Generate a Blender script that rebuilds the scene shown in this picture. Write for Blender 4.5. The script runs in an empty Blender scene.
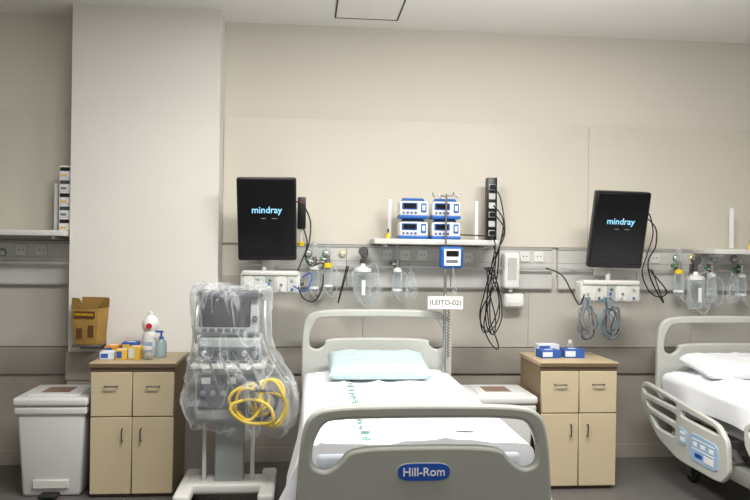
import bpy, bmesh, math, random
from mathutils import Matrix, Vector, noise
random.seed(4)
S=bpy.context.scene; COL=S.collection
S.view_settings.view_transform='Standard'
# ------------------------------------------------------------ materials
def lin(c):
    r=[]
    for v in c:
        v/=255.0
        r.append(v/12.92 if v<=0.04045 else ((v+0.055)/1.055)**2.4)
    return (r[0],r[1],r[2],1)
def mat(name,c,rough=.5,metal=0,var=.04,scale=6,bump=0,bscale=60,trans=0,alpha=1,emit=0,ior=1.45):
    m=bpy.data.materials.new(name); m.use_nodes=True
    nt=m.node_tree; b=nt.nodes['Principled BSDF']
    col=lin(c)
    tc=nt.nodes.new('ShaderNodeTexCoord')
    n=nt.nodes.new('ShaderNodeTexNoise'); n.inputs['Scale'].default_value=scale; n.inputs['Detail'].default_value=4
    nt.links.new(tc.outputs['Object'],n.inputs['Vector'])
    r=nt.nodes.new('ShaderNodeMapRange'); r.inputs['To Min'].default_value=1-var; r.inputs['To Max'].default_value=1+var
    nt.links.new(n.outputs['Fac'],r.inputs['Value'])
    v=nt.nodes.new('ShaderNodeVectorMath'); v.operation='SCALE'; v.inputs[0].default_value=col[:3]
    nt.links.new(r.outputs[0],v.inputs['Scale']); nt.links.new(v.outputs[0],b.inputs['Base Color'])
    b.inputs['Roughness'].default_value=rough; b.inputs['Metallic'].default_value=metal
    b.inputs['Transmission Weight'].default_value=trans; b.inputs['Alpha'].default_value=alpha
    b.inputs['IOR'].default_value=ior
    if emit:
        nt.links.new(v.outputs[0],b.inputs['Emission Color']); b.inputs['Emission Strength'].default_value=emit
    if bump:
        n2=nt.nodes.new('ShaderNodeTexNoise'); n2.inputs['Scale'].default_value=bscale; n2.inputs['Detail'].default_value=3
        nt.links.new(tc.outputs['Object'],n2.inputs['Vector'])
        bp=nt.nodes.new('ShaderNodeBump'); bp.inputs['Strength'].default_value=bump; bp.inputs['Distance'].default_value=.01
        nt.links.new(n2.outputs['Fac'],bp.inputs['Height']); nt.links.new(bp.outputs[0],b.inputs['Normal'])
    return m
M=dict(
 wall=mat('wall_paint',(218,213,202),.8,bump=.05,bscale=120,var=.02,scale=1.5),
 panel=mat('wall_panel_laminate',(211,206,193),.42,var=.015,scale=1.2),
 pillar=mat('pillar_paint',(226,223,217),.75,bump=.04,bscale=120,var=.02,scale=1.5),
 low=mat('lower_panel',(188,184,175),.5,var=.02,scale=1.5),
 strip=mat('bumper_strip',(148,142,133),.55,var=.03),
 base=mat('lower_wall',(158,151,141),.6,var=.03),
 ceil=mat('ceiling_paint',(240,239,235),.85,var=.02,scale=1),
 floor=mat('floor_vinyl',(98,95,93),.35,var=.06,scale=9,bump=.03),
 gap=mat('dark_gap',(60,56,50),.7),
 railm=mat('brushed_aluminium_panel',(204,204,200),.36,.12,var=.04,scale=4),
 raild=mat('aluminium_channel',(170,170,166),.38,.15,var=.05,scale=4),
 alu=mat('aluminium',(205,205,203),.3,.5),
 chrome=mat('chrome',(205,205,205),.18,1,var=.01),
 steel=mat('dark_steel',(110,110,110),.35,.7),
 white=mat('white_plastic',(232,232,230),.4,var=.02),
 sock=mat('socket_plastic',(224,223,218),.45,var=.02),
 greyw=mat('offwhite_plastic',(208,207,202),.45,var=.02),
 ventg=mat('ventilator_grey',(158,164,163),.45,var=.05),
 ventd=mat('ventilator_dark',(70,76,82),.4,var=.08),
 bedp=mat('bed_plastic',(160,162,154),.42,var=.02),
 bedl=mat('bed_plastic_light',(192,194,188),.42,var=.02),
 black=mat('black_plastic',(22,22,24),.35,var=.1),
 dark=mat('screen_glass',(12,13,16),.25,var=.1),
 rubber=mat('rubber',(35,35,37),.7),
 cable=mat('black_cable',(18,18,20),.5),
 gcable=mat('grey_cable',(112,118,124),.5),
 dcable=mat('dark_grey_cable',(62,66,72),.5),
 teal=mat('teal_cable',(80,125,140),.5),
 blue=mat('blue_plastic',(36,100,178),.4),
 lblue=mat('light_blue_panel',(160,190,220),.4),
 logo=mat('blue_badge',(24,80,170),.3,var=.01),
 cyan=mat('screen_cyan',(140,202,235),.5,emit=.45,var=.01),
 txtgrey=mat('screen_grey',(120,125,130),.5,emit=.25),
 wtext=mat('white_lettering',(240,240,240),.5,var=.01),
 ink=mat('black_ink',(30,30,35),.7),
 red=mat('red_plastic',(190,30,40),.45),
 green=mat('green_print',(84,146,122),.8),
 greenp=mat('green_plastic',(60,130,90),.4),
 yellow=mat('yellow_plastic',(232,200,20),.45),
 orange=mat('orange_card',(225,150,50),.6),
 ycard=mat('yellow_card',(226,188,80),.6),
 kraft=mat('yellow_cardboard',(160,127,64),.8,var=.3,scale=14),
 kraftd=mat('dark_cardboard_print',(96,58,34),.8,var=.1),
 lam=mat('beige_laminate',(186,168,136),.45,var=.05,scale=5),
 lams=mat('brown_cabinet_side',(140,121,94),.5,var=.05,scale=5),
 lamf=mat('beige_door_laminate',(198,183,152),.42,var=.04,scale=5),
 lamd=mat('brown_edge',(112,92,72),.5),
 sheet=mat('white_cotton_sheet',(236,238,242),.85,var=.02,bump=.35,bscale=9),
 pillow=mat('pillow_cotton',(190,210,212),.85,var=.06,scale=25,bump=.2,bscale=40),
 bin=mat('bin_plastic',(208,208,206),.45,var=.02),
 stick=mat('brown_sticker',(130,108,94),.6,var=.2,scale=40),
 paper=mat('paper',(236,234,228),.8,var=.02),
 cardw=mat('box_card',(214,222,232),.6),
 cardb=mat('box_blue',(50,90,170),.6),
 liq=mat('pale_gel',(180,212,226),.15,trans=.4,alpha=.7),
 hatch=mat('hatch_panel',(240,238,236),.6),
)
def film(name,lo,hi,face,rough,bump,scale,trc=(.96,.97,.98,1),vz=1):
    m=bpy.data.materials.new(name); m.use_nodes=True; nt=m.node_tree; nt.nodes.clear()
    o=nt.nodes.new('ShaderNodeOutputMaterial'); mx=nt.nodes.new('ShaderNodeMixShader')
    t=nt.nodes.new('ShaderNodeBsdfTransparent'); t.inputs[0].default_value=trc
    p=nt.nodes.new('ShaderNodeBsdfPrincipled'); p.inputs['Base Color'].default_value=lin((236,240,243)); p.inputs['Roughness'].default_value=rough
    tc=nt.nodes.new('ShaderNodeTexCoord')
    mp=nt.nodes.new('ShaderNodeMapping'); mp.inputs['Scale'].default_value=(1,1,vz)
    nt.links.new(tc.outputs['Object'],mp.inputs['Vector'])
    n=nt.nodes.new('ShaderNodeTexNoise'); n.inputs['Scale'].default_value=scale; n.inputs['Detail'].default_value=2; n.inputs['Distortion'].default_value=.8
    nt.links.new(mp.outputs[0],n.inputs['Vector'])
    s=nt.nodes.new('ShaderNodeMath'); s.operation='SUBTRACT'; s.inputs[1].default_value=.5; nt.links.new(n.outputs['Fac'],s.inputs[0])
    a=nt.nodes.new('ShaderNodeMath'); a.operation='ABSOLUTE'; nt.links.new(s.outputs[0],a.inputs[0])
    r=nt.nodes.new('ShaderNodeMapRange'); r.inputs['From Min'].default_value=0; r.inputs['From Max'].default_value=.022; r.inputs['To Min'].default_value=hi; r.inputs['To Max'].default_value=lo
    nt.links.new(a.outputs[0],r.inputs['Value'])
    lw=nt.nodes.new('ShaderNodeLayerWeight'); lw.inputs['Blend'].default_value=.3
    l2=nt.nodes.new('ShaderNodeMath'); l2.operation='MULTIPLY'; l2.inputs[1].default_value=face; nt.links.new(lw.outputs['Facing'],l2.inputs[0])
    ad=nt.nodes.new('ShaderNodeMath'); ad.operation='ADD'; ad.use_clamp=True
    nt.links.new(r.outputs[0],ad.inputs[0]); nt.links.new(l2.outputs[0],ad.inputs[1])
    if bump:
        bp=nt.nodes.new('ShaderNodeBump'); bp.inputs['Strength'].default_value=bump; bp.inputs['Distance'].default_value=.02
        nt.links.new(a.outputs[0],bp.inputs['Height']); nt.links.new(bp.outputs[0],p.inputs['Normal'])
    nt.links.new(ad.outputs[0],mx.inputs[0]); nt.links.new(t.outputs[0],mx.inputs[1]); nt.links.new(p.outputs[0],mx.inputs[2]); nt.links.new(mx.outputs[0],o.inputs[0])
    return m
M['film']=film('crumpled_clear_film',.10,.34,.36,.13,.35,6,(.97,.975,.98,1),.45)
M['bagfilm']=film('thin_bag_film',.05,.28,.35,.15,.5,14,(.95,.96,.97,1))
M['clear']=film('clear_plastic',.10,.10,.8,.08,0,5,(.90,.93,.94,1))
# ------------------------------------------------------------ geometry builder
def smooth(pts,n=6,closed=False):
    P=[Vector(p) for p in pts]; out=[]
    N=len(P)
    if N<3: return P
    for i in range(N if closed else N-1):
        g=(lambda k:P[k%N]) if closed else (lambda k:P[max(0,min(N-1,k))])
        a,b,c,d=g(i-1),g(i),g(i+1),g(i+2)
        for j in range(n):
            t=j/n
            out.append(.5*((2*b)+(c-a)*t+(2*a-5*b+4*c-d)*t*t+(3*b-a-3*c+d)*t**3))
    if not closed: out.append(P[-1])
    return out
def chaikin(pts,n=3,w=.22):
    P=[Vector(p) for p in pts]
    for _ in range(n):
        Q=[]
        for i in range(len(P)):
            a,b=P[i],P[(i+1)%len(P)]
            Q+= [a*(1-w)+b*w, a*w+b*(1-w)]
        P=Q
    return P
class B:
    def __init__(s): s.bm=bmesh.new()
    def box(s,x0,x1,y0,y1,z0,z1,bev=0,seg=2,rot=None):
        t=bmesh.new(); bmesh.ops.create_cube(t,size=1)
        for v in t.verts: v.co=Vector(((v.co.x)*(x1-x0),(v.co.y)*(y1-y0),(v.co.z)*(z1-z0)))
        if bev: bmesh.ops.bevel(t,geom=t.edges[:],offset=bev,segments=seg,affect='EDGES',profile=.5)
        if rot is not None: bmesh.ops.transform(t,matrix=rot.to_4x4(),verts=t.verts)
        bmesh.ops.translate(t,vec=((x0+x1)/2,(y0+y1)/2,(z0+z1)/2),verts=t.verts)
        return s._m(t)
    def taper(s,x0,x1,y0,y1,z0,z1,kx,ky,bev=0):
        t=bmesh.new(); bmesh.ops.create_cube(t,size=1)
        for v in t.verts:
            f=1 if v.co.z>0 else 0
            v.co=Vector((v.co.x*(x1-x0)*(1 if f else kx),v.co.y*(y1-y0)*(1 if f else ky),v.co.z*(z1-z0)))
        if bev: bmesh.ops.bevel(t,geom=t.edges[:],offset=bev,segments=3,affect='EDGES',profile=.5)
        bmesh.ops.translate(t,vec=((x0+x1)/2,(y0+y1)/2,(z0+z1)/2),verts=t.verts)
        return s._m(t)
    def _m(s,t):
        me=bpy.data.meshes.new('t'); t.to_mesh(me); t.free(); s.bm.from_mesh(me); bpy.data.meshes.remove(me); return s
    def tube(s,pts,r,n=8,sm=0,closed=False,cap=True,corr=0):
        P=smooth(pts,sm,closed) if sm else [Vector(p) for p in pts]
        rs=r if isinstance(r,(list,tuple)) else None
        N=len(P); rings=[]; up=None
        for i,p in enumerate(P):
            if closed: tg=(P[(i+1)%N]-P[i-1])
            else: tg=P[min(i+1,N-1)]-P[max(i-1,0)]
            if tg.length<1e-9: tg=Vector((0,0,1))
            tg.normalize()
            if up is None:
                up=tg.orthogonal().normalized()
            else:
                up=(up-tg*up.dot(tg))
                up= up.normalized() if up.length>1e-6 else tg.orthogonal().normalized()
            sd=tg.cross(up); rr=rs[min(i,len(rs)-1)] if rs else r
            if corr and i%2: rr*=1-corr
            rings.append([s.bm.verts.new(p+rr*(up*math.cos(2*math.pi*k/n)+sd*math.sin(2*math.pi*k/n))) for k in range(n)])
        for i in range(N if closed else N-1):
            a,b=rings[i],rings[(i+1)%N]
            for k in range(n): s.bm.faces.new((a[k],a[(k+1)%n],b[(k+1)%n],b[k]))
        if cap and not closed:
            s.bm.faces.new(rings[0][::-1]); s.bm.faces.new(rings[-1])
        return s
    def cyl(s,a,b,r,n=20,r2=None):
        return s.tube([a,b],[r,r if r2 is None else r2],n)
    def lathe(s,prof,c,n=24,axis='Z',sx=1,sy=1):
        rings=[]
        for (r,h) in prof:
            rg=[]
            for k in range(n):
                A=2*math.pi*k/n; x=max(r,.0005)*math.cos(A)*sx; y=max(r,.0005)*math.sin(A)*sy
                v=(x,y,h) if axis=='Z' else ((x,h,y) if axis=='Y' else (h,x,y))
                rg.append(s.bm.verts.new(Vector(c)+Vector(v)))
            rings.append(rg)
        for i in range(len(rings)-1):
            a,b=rings[i],rings[i+1]
            for k in range(n): s.bm.faces.new((a[k],a[(k+1)%n],b[(k+1)%n],b[k]))
        s.bm.faces.new(rings[0][::-1]); s.bm.faces.new(rings[-1]); return s
    def plate(s,loops,th,bev,mtx):
        cu=bpy.data.curves.new('c','CURVE'); cu.dimensions='2D'; cu.fill_mode='BOTH'
        cu.extrude=th/2-bev; cu.bevel_depth=bev; cu.bevel_resolution=2; cu.offset=-bev
        for L in loops:
            sp=cu.splines.new('POLY'); sp.points.add(len(L)-1)
            for i,p in enumerate(L): sp.points[i].co=(p[0],p[1],0,1)
            sp.use_cyclic_u=True
        ob=bpy.data.objects.new('c',cu); COL.objects.link(ob)
        dg=bpy.context.evaluated_depsgraph_get(); me=bpy.data.meshes.new_from_object(ob.evaluated_get(dg))
        me.transform(mtx); s.bm.from_mesh(me); bpy.data.meshes.remove(me); bpy.data.objects.remove(ob); return s
    def text(s,txt,size,mtx,ex=.0008,bold=0):
        cu=bpy.data.curves.new('t','FONT'); cu.body=txt; cu.size=size; cu.align_x='CENTER'; cu.align_y='CENTER'; cu.extrude=ex; cu.offset=bold; cu.resolution_u=3
        ob=bpy.data.objects.new('t',cu); COL.objects.link(ob)
        dg=bpy.context.evaluated_depsgraph_get(); me=bpy.data.meshes.new_from_object(ob.evaluated_get(dg))
        me.transform(mtx); s.bm.from_mesh(me); bpy.data.meshes.remove(me); bpy.data.objects.remove(ob); return s
    def xf(s,m): s.bm.transform(m); return s
FR=Matrix.Rotation(math.pi/2,4,'X')   # XY -> XZ facing -Y
def at(x,y,z): return Matrix.Translation((x,y,z))@FR
ORG={}
def mkmesh(name,b,m,org):
    bmesh.ops.recalc_face_normals(b.bm,faces=b.bm.faces[:])
    me=bpy.data.meshes.new(name); b.bm.to_mesh(me); b.bm.free()
    me.transform(Matrix.Translation(-Vector(org))); me.materials.append(m)
    me.shade_smooth(); me.set_sharp_from_angle(angle=math.radians(38))
    o=bpy.data.objects.new(name,me); COL.objects.link(o); return o
def single(name,b,m,label,cat,org,**k):
    o=mkmesh(name,b,m,org); o.location=org; ORG[o.name]=Vector(org)
    o['label']=label; o['category']=cat
    for a,v in k.items(): o[a]=v
    return o
def struct(name,b,m,label=None):
    o=mkmesh(name,b,m,(0,0,0)); o['kind']='structure'
    return o
def thing(name,label,cat,org,**k):
    o=bpy.data.objects.new(name,None); COL.objects.link(o); o.empty_display_size=.05; o.location=org; ORG[o.name]=Vector(org)
    o['label']=label; o['category']=cat
    for a,v in k.items(): o[a]=v
    return o
def part(par,name,b,m,label=None):
    org=ORG[par.name]
    o=mkmesh(name,b,m,org); o.parent=par; ORG[o.name]=org
    if label: o['label']=label
    return o
def clone(root,off,**k):
    def cp(o,p):
        n=o.copy(); COL.objects.link(n)
        if p is not None: n.parent=p
        for c in o.children: cp(c,n)
        return n
    n=cp(root,None); n.location=Vector(root.location)+Vector(off)
    ORG[n.name]=ORG[root.name]+Vector(off)
    for a,v in k.items(): n[a]=v
    return n
# ------------------------------------------------------------ room
WY=5.15; CZ=2.98
struct('floor',B().box(-4.2,5.2,-3,5.4,-.1,0),M['floor'])
struct('ceiling',B().box(-4.2,5.2,-3,5.4,CZ,CZ+.1),M['ceil'])
struct('wall_back',B().box(-4.2,5.2,WY,WY+.15,0,CZ),M['wall'])
struct('wall_left',B().box(-4.3,-4.2,-3,WY+.15,0,CZ),M['wall'])
struct('wall_right',B().box(5.2,5.3,-3,WY+.15,0,CZ),M['wall'])
PL,PR,PF=-1.485,-.56,4.9
struct('wall_pillar',B().box(PL,PR,PF,WY,0,CZ),M['pillar'])
n=[0]
def trim(b,m):
    n[0]+=1; return struct('trim_%d'%n[0],b,m)
g=.0008
for (a,c) in ((PR+.001,1.98),(1.98,4.6),(-3.6,PL-.001)):
    trim(B().box(a+g,c-g,WY-.022,WY,1.485,2.34,.0015,1),M['panel'])
for (a,c) in ((PR+.001,.40),(.40,1.56),(1.56,2.75),(2.75,4.6),(-3.6,PL-.001)):
    trim(B().box(a+g,c-g,WY-.02,WY,.785,1.265,.001,1),M['low'])
for (a,c) in ((PR+.001,4.6),(-3.6,PL-.001)):
    trim(B().box(a,c,WY-.035,WY,.60,.78,.008,2),M['strip'])
    trim(B().box(a,c,WY-.015,WY,.10,.597),M['base'])
    struct('baseboard_back' if a>-1 else 'baseboard_left',B().box(a,c,WY-.02,WY,0,.10,.003,1),M['base'])
trim(B().box(PL-.012,PR+.012,PF-.015,PF,.60,.78,.006,2),M['strip'])
trim(B().box(PL-.003,PR+.003,PF-.006,PF,0,.597),M['base'])
# ceiling access hatch
h=thing('ceiling_hatch','square white access hatch with dark frame in the ceiling','ceiling hatch',(.4,4.76,CZ))
hx0,hx1,hy0,hy1=.17,.59,4.52,4.95
fr=B().box(hx0,hx0+.009,hy0,hy1,CZ-.006,CZ).box(hx1-.009,hx1,hy0,hy1,CZ-.006,CZ).box(hx0,hx1,hy0,hy0+.009,CZ-.006,CZ).box(hx0,hx1,hy1-.009,hy1,CZ-.006,CZ)
part(h,'frame',fr,M['gap'])
part(h,'panel',B().box(hx0+.01,hx1-.01,hy0+.01,hy1-.01,CZ-.004,CZ,.001,1),M['hatch'])
# ------------------------------------------------------------ medical rail
def railpanel(x0,x1,label,outs):
    o=thing('medical_rail',label,'medical gas rail',((x0+x1)/2,WY,1.37))
    x=x0; W_=(x1-x0)/max(1,round((x1-x0)/.62))
    while x<x1-.01:
        e=min(x1,x+W_)
        b=B().box(x+.0012,e-.0012,WY-.05,WY,1.20,1.465,.003,1)
        part(o,'front_section',b,M['railm']); x=e
    part(o,'channel',B().box(x0,x1,WY-.055,WY-.0,1.464,1.483,.003,1).box(x0,x1,WY-.0525,WY-.049,1.374,1.377).box(x0,x1,WY-.054,WY,1.190,1.203,.003,1),M['raild'])
    b=B().box(x0,x1,WY-.095,WY-.085,1.328,1.347,.003,1)
    x=x0+.1
    while x<x1:
        b.box(x-.012,x+.012,WY-.087,WY-.05,1.330,1.345); x+=.45
    part(o,'rail_bar',b,M['alu'])
    for (x,z,k) in outs:
        if k=='socket':
            b=B().box(x-.035,x+.035,WY-.058,WY-.05,z-.038,z+.034,.004,1)
            q=part(o,'power_socket',b,M['sock'])
            part(q,'socket_holes',B().cyl((x-.012,WY-.060,z),(x-.012,WY-.057,z),.004,8).cyl((x+.012,WY-.060,z),(x+.012,WY-.057,z),.004,8),M['ink'])
        else:
            b=B().lathe([(.022,-.05),(.022,-.062),(.016,-.066),(.016,-.075),(.008,-.078)],(x,WY,z),20,'Y')
            q=part(o,'gas_outlet',b,M['alu'])
            part(q,'outlet_ring',B().lathe([(.027,-.0501),(.027,-.054)],(x,WY,z),20,'Y'),M[k])
    return o
railpanel(PR+.12,1.72,'grey aluminium medical gas rail behind the first bed',
 [(-.33,1.42,'yellow'),(.02,1.42,'greenp'),(.14,1.42,'greenp'),(.25,1.42,'yellow'),(.40,1.42,'steel'),(.56,1.42,'socket'),(.68,1.42,'socket'),(.80,1.42,'socket'),(1.12,1.41,'socket'),(1.52,1.42,'socket'),(1.62,1.42,'socket')])
railpanel(1.76,4.6,'grey aluminium medical gas rail behind the second bed',
 [(2.36,1.42,'socket'),(2.46,1.42,'socket'),(2.62,1.42,'greenp'),(2.74,1.42,'yellow'),(2.9,1.42,'greenp'),(3.05,1.42,'steel')])
railpanel(-3.6,PL-.005,'grey aluminium medical gas rail beside the pillar',[(-1.97,1.40,'greenp'),(-1.85,1.42,'socket'),(-1.72,1.42,'socket'),(-2.1,1.40,'yellow')])
# ------------------------------------------------------------ shelves
def shelf(x0,x1,z,label):
    o=thing('wall_shelf',label,'shelf',((x0+x1)/2,WY-.02,z))
    part(o,'board',B().box(x0,x1,4.80,WY-.02,z-.035,z,.006,2),M['greyw'])
    for x in (x0+.08,x1-.08):
        part(o,'bracket',B().box(x-.012,x+.012,4.86,WY-.062,z-.055,z-.0355,.003,1),M['alu'])
    return o
shelf(.44,1.27,1.525,'white wall shelf carrying the stacked infusion pumps')
shelf(2.74,3.7,1.49,'white wall shelf with a single post beside the hanging bottles')
shelf(-2.7,PL-.01,1.545,'white wall shelf beside the pillar with a post and small pumps')
def post(x,z0,z1,label,y=5.0):
    o=thing('mounting_post',label,'post',(x,y,z0))
    part(o,'pole',B().box(x-.012,x+.012,y-.012,y+.012,z0,z1,.003,1),M['white'])
    part(o,'base_plate',B().box(x-.03,x+.03,y-.03,y+.03,z0,z0+.008,.002,1),M['alu'])
post(.56,1.525,1.79,'white upright post on the pump shelf')
post(1.15,1.525,1.79,'white upright post on the pump shelf')
post(2.97,1.49,1.78,'white upright post on the shelf above the suction bottles')
post(-1.60,1.545,1.85,'white upright post on the shelf beside the pillar')
for (x,z,l) in ((.54,1.525,'small yellow connector lying at the shelf end'),(3.05,1.49,'small yellow connector on the shelf by the post')):
    o=thing('hose_connector',l,'connector',(x,4.9,z))
    part(o,'body',B().lathe([(.014,0),(.014,.02),(.01,.025),(.01,.04)],(x,4.9,z),14),M['yellow'])
    part(o,'nozzle',B().cyl((x,4.9,z+.04),(x,4.9,z+.065),.006,12),M['black'])
# pumps
def pump(x,z,y=4.9):
    o=thing('infusion_pump','white and blue infusion pump stacked on the wall shelf','infusion pump',(x,y,z),group='stacked infusion pumps on the shelf')
    part(o,'body',B().box(x-.094,x+.094,y-.07,y+.07,z+.016,z+.112,.014,3),M['white'])
    part(o,'base',B().box(x-.096,x+.096,y-.072,y+.07,z,z+.022,.006,2),M['blue'])
    part(o,'carry_handle',B().tube([(x-.075,y,z+.105),(x-.068,y,z+.127),(x+.068,y,z+.127),(x+.075,y,z+.105)],.009,8),M['blue'])
    part(o,'front_panel',B().box(x-.080,x+.022,y-.075,y-.069,z+.058,z+.102,.004,1),M['blue'])
    part(o,'display',B().box(x-.070,x+.012,y-.078,y-.074,z+.064,z+.096,.002,1),M['dark'])
    part(o,'side_panel',B().box(x+.046,x+.080,y-.075,y-.069,z+.040,z+.100,.004,1),M['blue'])
    part(o,'drop_sensor',B().box(x+.053,x+.073,y-.079,y-.074,z+.052,z+.088,.002,1),M['cardw'])
    for i in range(4): part(o,'button',B().box(x-.076+i*.026,x-.060+i*.026,y-.074,y-.069,z+.030,z+.044,.001,1),M['cardb' if i%2 else 'gcable'])
    return o
p0=pump(.700,1.525)
for dx,dz in ((0,.134),(.214,0),(.214,.134)): clone(p0,(dx,0,dz))
for i in range(5):
    x,y,z=-1.528,4.99,1.545+i*.083
    o=thing('syringe_pump','small white syringe pump in the stack beside the pillar','syringe pump',(x,y,z),group='stack of syringe pumps beside the pillar')
    part(o,'body',B().box(x-.036,x+.036,y-.06,y+.06,z,z+.083,.006,2),M['white'])
    part(o,'front_panel',B().box(x-.03,x+.03,y-.064,y-.059,z+.048,z+.072,.002,1),M['ventd' if i%2 else 'black'])
    part(o,'button',B().box(x-.025,x+.01,y-.064,y-.059,z+.014,z+.028,.002,1),M['ycard' if i%2==0 else 'gcable'])
# power strip
x,y=1.25,5.0
o=thing('power_strip','upright black power strip with plugs on a bracket','power strip',(x,y,1.525))
part(o,'body',B().box(x-.035,x+.035,y-.03,y+.03,1.525,1.95,.006,2),M['black'])
for i in range(6):
    z=1.575+i*.062
    part(o,'outlet',B().box(x-.022,x+.022,y-.034,y-.029,z-.02,z+.02,.003,1),M['greyw'])
for (a,c) in ((1.685,1.715),(1.56,1.59),(1.87,1.90)):
    part(o,'plug',B().box(x-.02,x+.02,y-.07,y-.034,a,c,.005,1),M['black'])
part(o,'side_bracket',B().box(x+.036,x+.05,y-.02,y+.02,1.525,1.96,.002,1),M['greyw'])
for k,pts in enumerate([
  [(1.24,4.93,1.57),(1.22,4.82,1.50),(1.23,4.77,1.42),(1.22,4.82,1.2),(1.18,4.86,.98),(1.22,4.88,.86),(1.28,4.9,.80),(1.29,4.92,.84),(1.24,4.94,1.0),(1.25,4.96,1.25),(1.28,5.052,1.342)],
  [(1.26,4.93,1.70),(1.29,4.80,1.60),(1.25,4.76,1.48),(1.24,4.80,1.25),(1.16,4.86,1.06),(1.18,4.88,.92),(1.26,4.9,.95),(1.30,4.92,1.06),(1.27,4.94,1.3),(1.25,5.052,1.342)],
  [(1.25,4.93,1.88),(1.28,4.86,1.80),(1.29,4.78,1.58),(1.24,4.76,1.46),(1.2,4.82,1.3),(1.2,4.86,1.08),(1.24,4.88,.90),(1.31,4.9,1.02),(1.28,4.93,1.25),(1.22,5.052,1.34)],
  [(1.0,4.95,1.56),(1.12,4.86,1.555),(1.20,4.775,1.54),(1.22,4.76,1.46),(1.18,4.84,1.2),(1.15,4.86,1.02),(1.21,4.88,.93),(1.29,4.9,1.12),(1.25,5.052,1.34)],
  [(1.25,4.93,1.76),(1.29,4.83,1.66),(1.255,4.765,1.5),(1.21,4.80,1.3),(1.19,4.85,1.1),(1.2,4.87,.96),(1.25,4.89,.90),(1.27,4.91,1.0),(1.23,4.95,1.2),(1.24,5.052,1.34)],
  ]):
    single('power_cable',B().tube(pts,.0042,8,sm=8),M['cable'],'black power cable hanging in loops below the power strip','cable',pts[0],group='black cables hanging below the power strip')
# ------------------------------------------------------------ monitors
def monitor(x,y,z,w,hh,tilt,label,roll=0):
    o=thing('patient_monitor',label,'patient monitor',(x,WY-.02,z))
    R=Matrix.Translation((x,y,z))@Matrix.Rotation(math.radians(roll),4,'Y')@Matrix.Rotation(math.radians(tilt),4,'X')
    def L(b): b.bm.transform(R); return b
    rr=.014
    def rrect(a,b_,r): 
        out=[]
        for (cx,cz,s0) in ((a-r,b_-r,0),(-a+r,b_-r,90),(-a+r,-b_+r,180),(a-r,-b_+r,270)):
            for q in range(6):
                t=math.radians(s0+q*18); out.append((cx+r*math.cos(t),cz+r*math.sin(t)))
        return out
    part(o,'housing',L(B().plate([rrect(w/2,hh/2,rr)],.05,.006,Matrix.Translation((0,.004,0))@FR)),M['black'])
    part(o,'bezel_rim',L(B().plate([rrect(w/2+.0015,hh/2+.0015,rr)],.006,.001,FR)),M['steel'])
    scr=part(o,'screen',L(B().box(-w/2+.012,w/2-.012,-.0235,-.0205,-hh/2+.030,hh/2-.012,.002,1)),M['dark'])
    part(scr,'lettering',L(B().text('mindray',.058,at(0,-.0242,hh*.115),.0004,.0007)),M['cyan'])
    for (a,c) in ((-.035,-.008),(.03,.065)): part(scr,'status_line',L(B().box(a,c,-.0250,-.0240,.006,.010)),M['txtgrey'])
    b=B().box(-w/2+.04,w/2-.04,.03,.055,-hh/2+.08,hh/2-.08,.01,2); b.box(-.06,.06,.055,.075,-.06,.06,.005,1); part(o,'back_cover',L(b),M['greyw'])
    b=B().box(x-.04,x+.04,WY-.11,WY-.0605,1.29,1.48,.005,1)
    b.tube([(x,WY-.10,1.39),(x-.04,WY-.16,1.39),(x-.02,y+.12,1.42)],.022,12)
    b.tube([(x-.02,y+.12,1.40),(x-.02,y+.10,z)],.02,12)
    b.tube([(x-.02,y+.11,1.42),(x-.02,y+.11,1.26)],.017,12)
    part(o,'wall_arm',b,M['greyw'])
    return o
monitor(-.243,4.76,1.635,.366,.525,13,'black portrait patient monitor on a wall arm above the ventilator',-1)
monitor(2.045,4.76,1.605,.368,.510,14,'black portrait patient monitor on a wall arm above the cabinet',1)
def module(x,z,label,w=.37):
    y=4.78
    o=thing('monitor_module_rack',label,'monitor module rack',(x,y,z))
    part(o,'housing',B().box(x-w/2,x+w/2,y-.07,y+.05,z-.07,z+.065,.016,3),M['greyw'])
    part(o,'top_lip',B().box(x-w/2+.01,x+w/2-.01,y-.085,y-.0,z+.045,z+.074,.008,2),M['greyw'])
    for i in range(5):
        xx=x-w/2+.05+i*(w-.1)/4
        q=part(o,'module',B().box(xx-.030,xx+.030,y-.076,y-.069,z-.058,z+.040,.003,1),M[['greyw','bedl','ventg','greyw','bedl'][i]])
        for j in range(3):
            if (i+j)%3==2: continue
            part(q,'connector_port',B().lathe([(.0075,-.001),(.0075,-.012),(.005,-.013)],(xx-.008*((i+j)%2),y-.075,z-.04+j*.028),12,'Y'),M[['gcable','steel','ventg','bedp','cardb'][(i+j*2)%5]])
    part(o,'side_knob',B().lathe([(.02,0),(.02,.02),(.012,.024)],(x+w/2,y,z),16,'X'),M['steel'])
    part(o,'mount_clamp',B().box(x-.05,x+.02,y+.05,y+.10,z-.04,z+.04,.004,1),M['steel'])
module(-.215,1.238,'off-white module rack with sensor ports under the monitor')
module(1.98,1.200,'off-white module rack with sensor cables under the monitor',.40)
o=thing('camera_unit','small black device on a white bracket beside the monitor','camera unit',(-.03,5.05,1.68))
part(o,'body',B().box(-.055,-.0,4.92,4.99,1.58,1.79,.008,2),M['black'])
part(o,'bracket',B().box(-.04,-.015,4.99,WY-.02,1.63,1.75,.004,1).tube([(-.03,4.955,1.58),(-.03,4.955,1.50)],.008,8),M['white'])
part(o,'indicator_light',B().box(-.045,-.03,4.915,4.921,1.745,1.76,.001,1),M['red'])
part(o,'knob',B().lathe([(.02,0),(.022,.02),(.012,.03)],(-.03,4.955,1.47),16),M['yellow'])
def cab(pts,label,m='cable',r=.0045,name='signal_cable',cat='cable',**k):
    return single(name,B().tube(pts,r,8,sm=8),M[m],label,cat,pts[0],**k)
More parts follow.
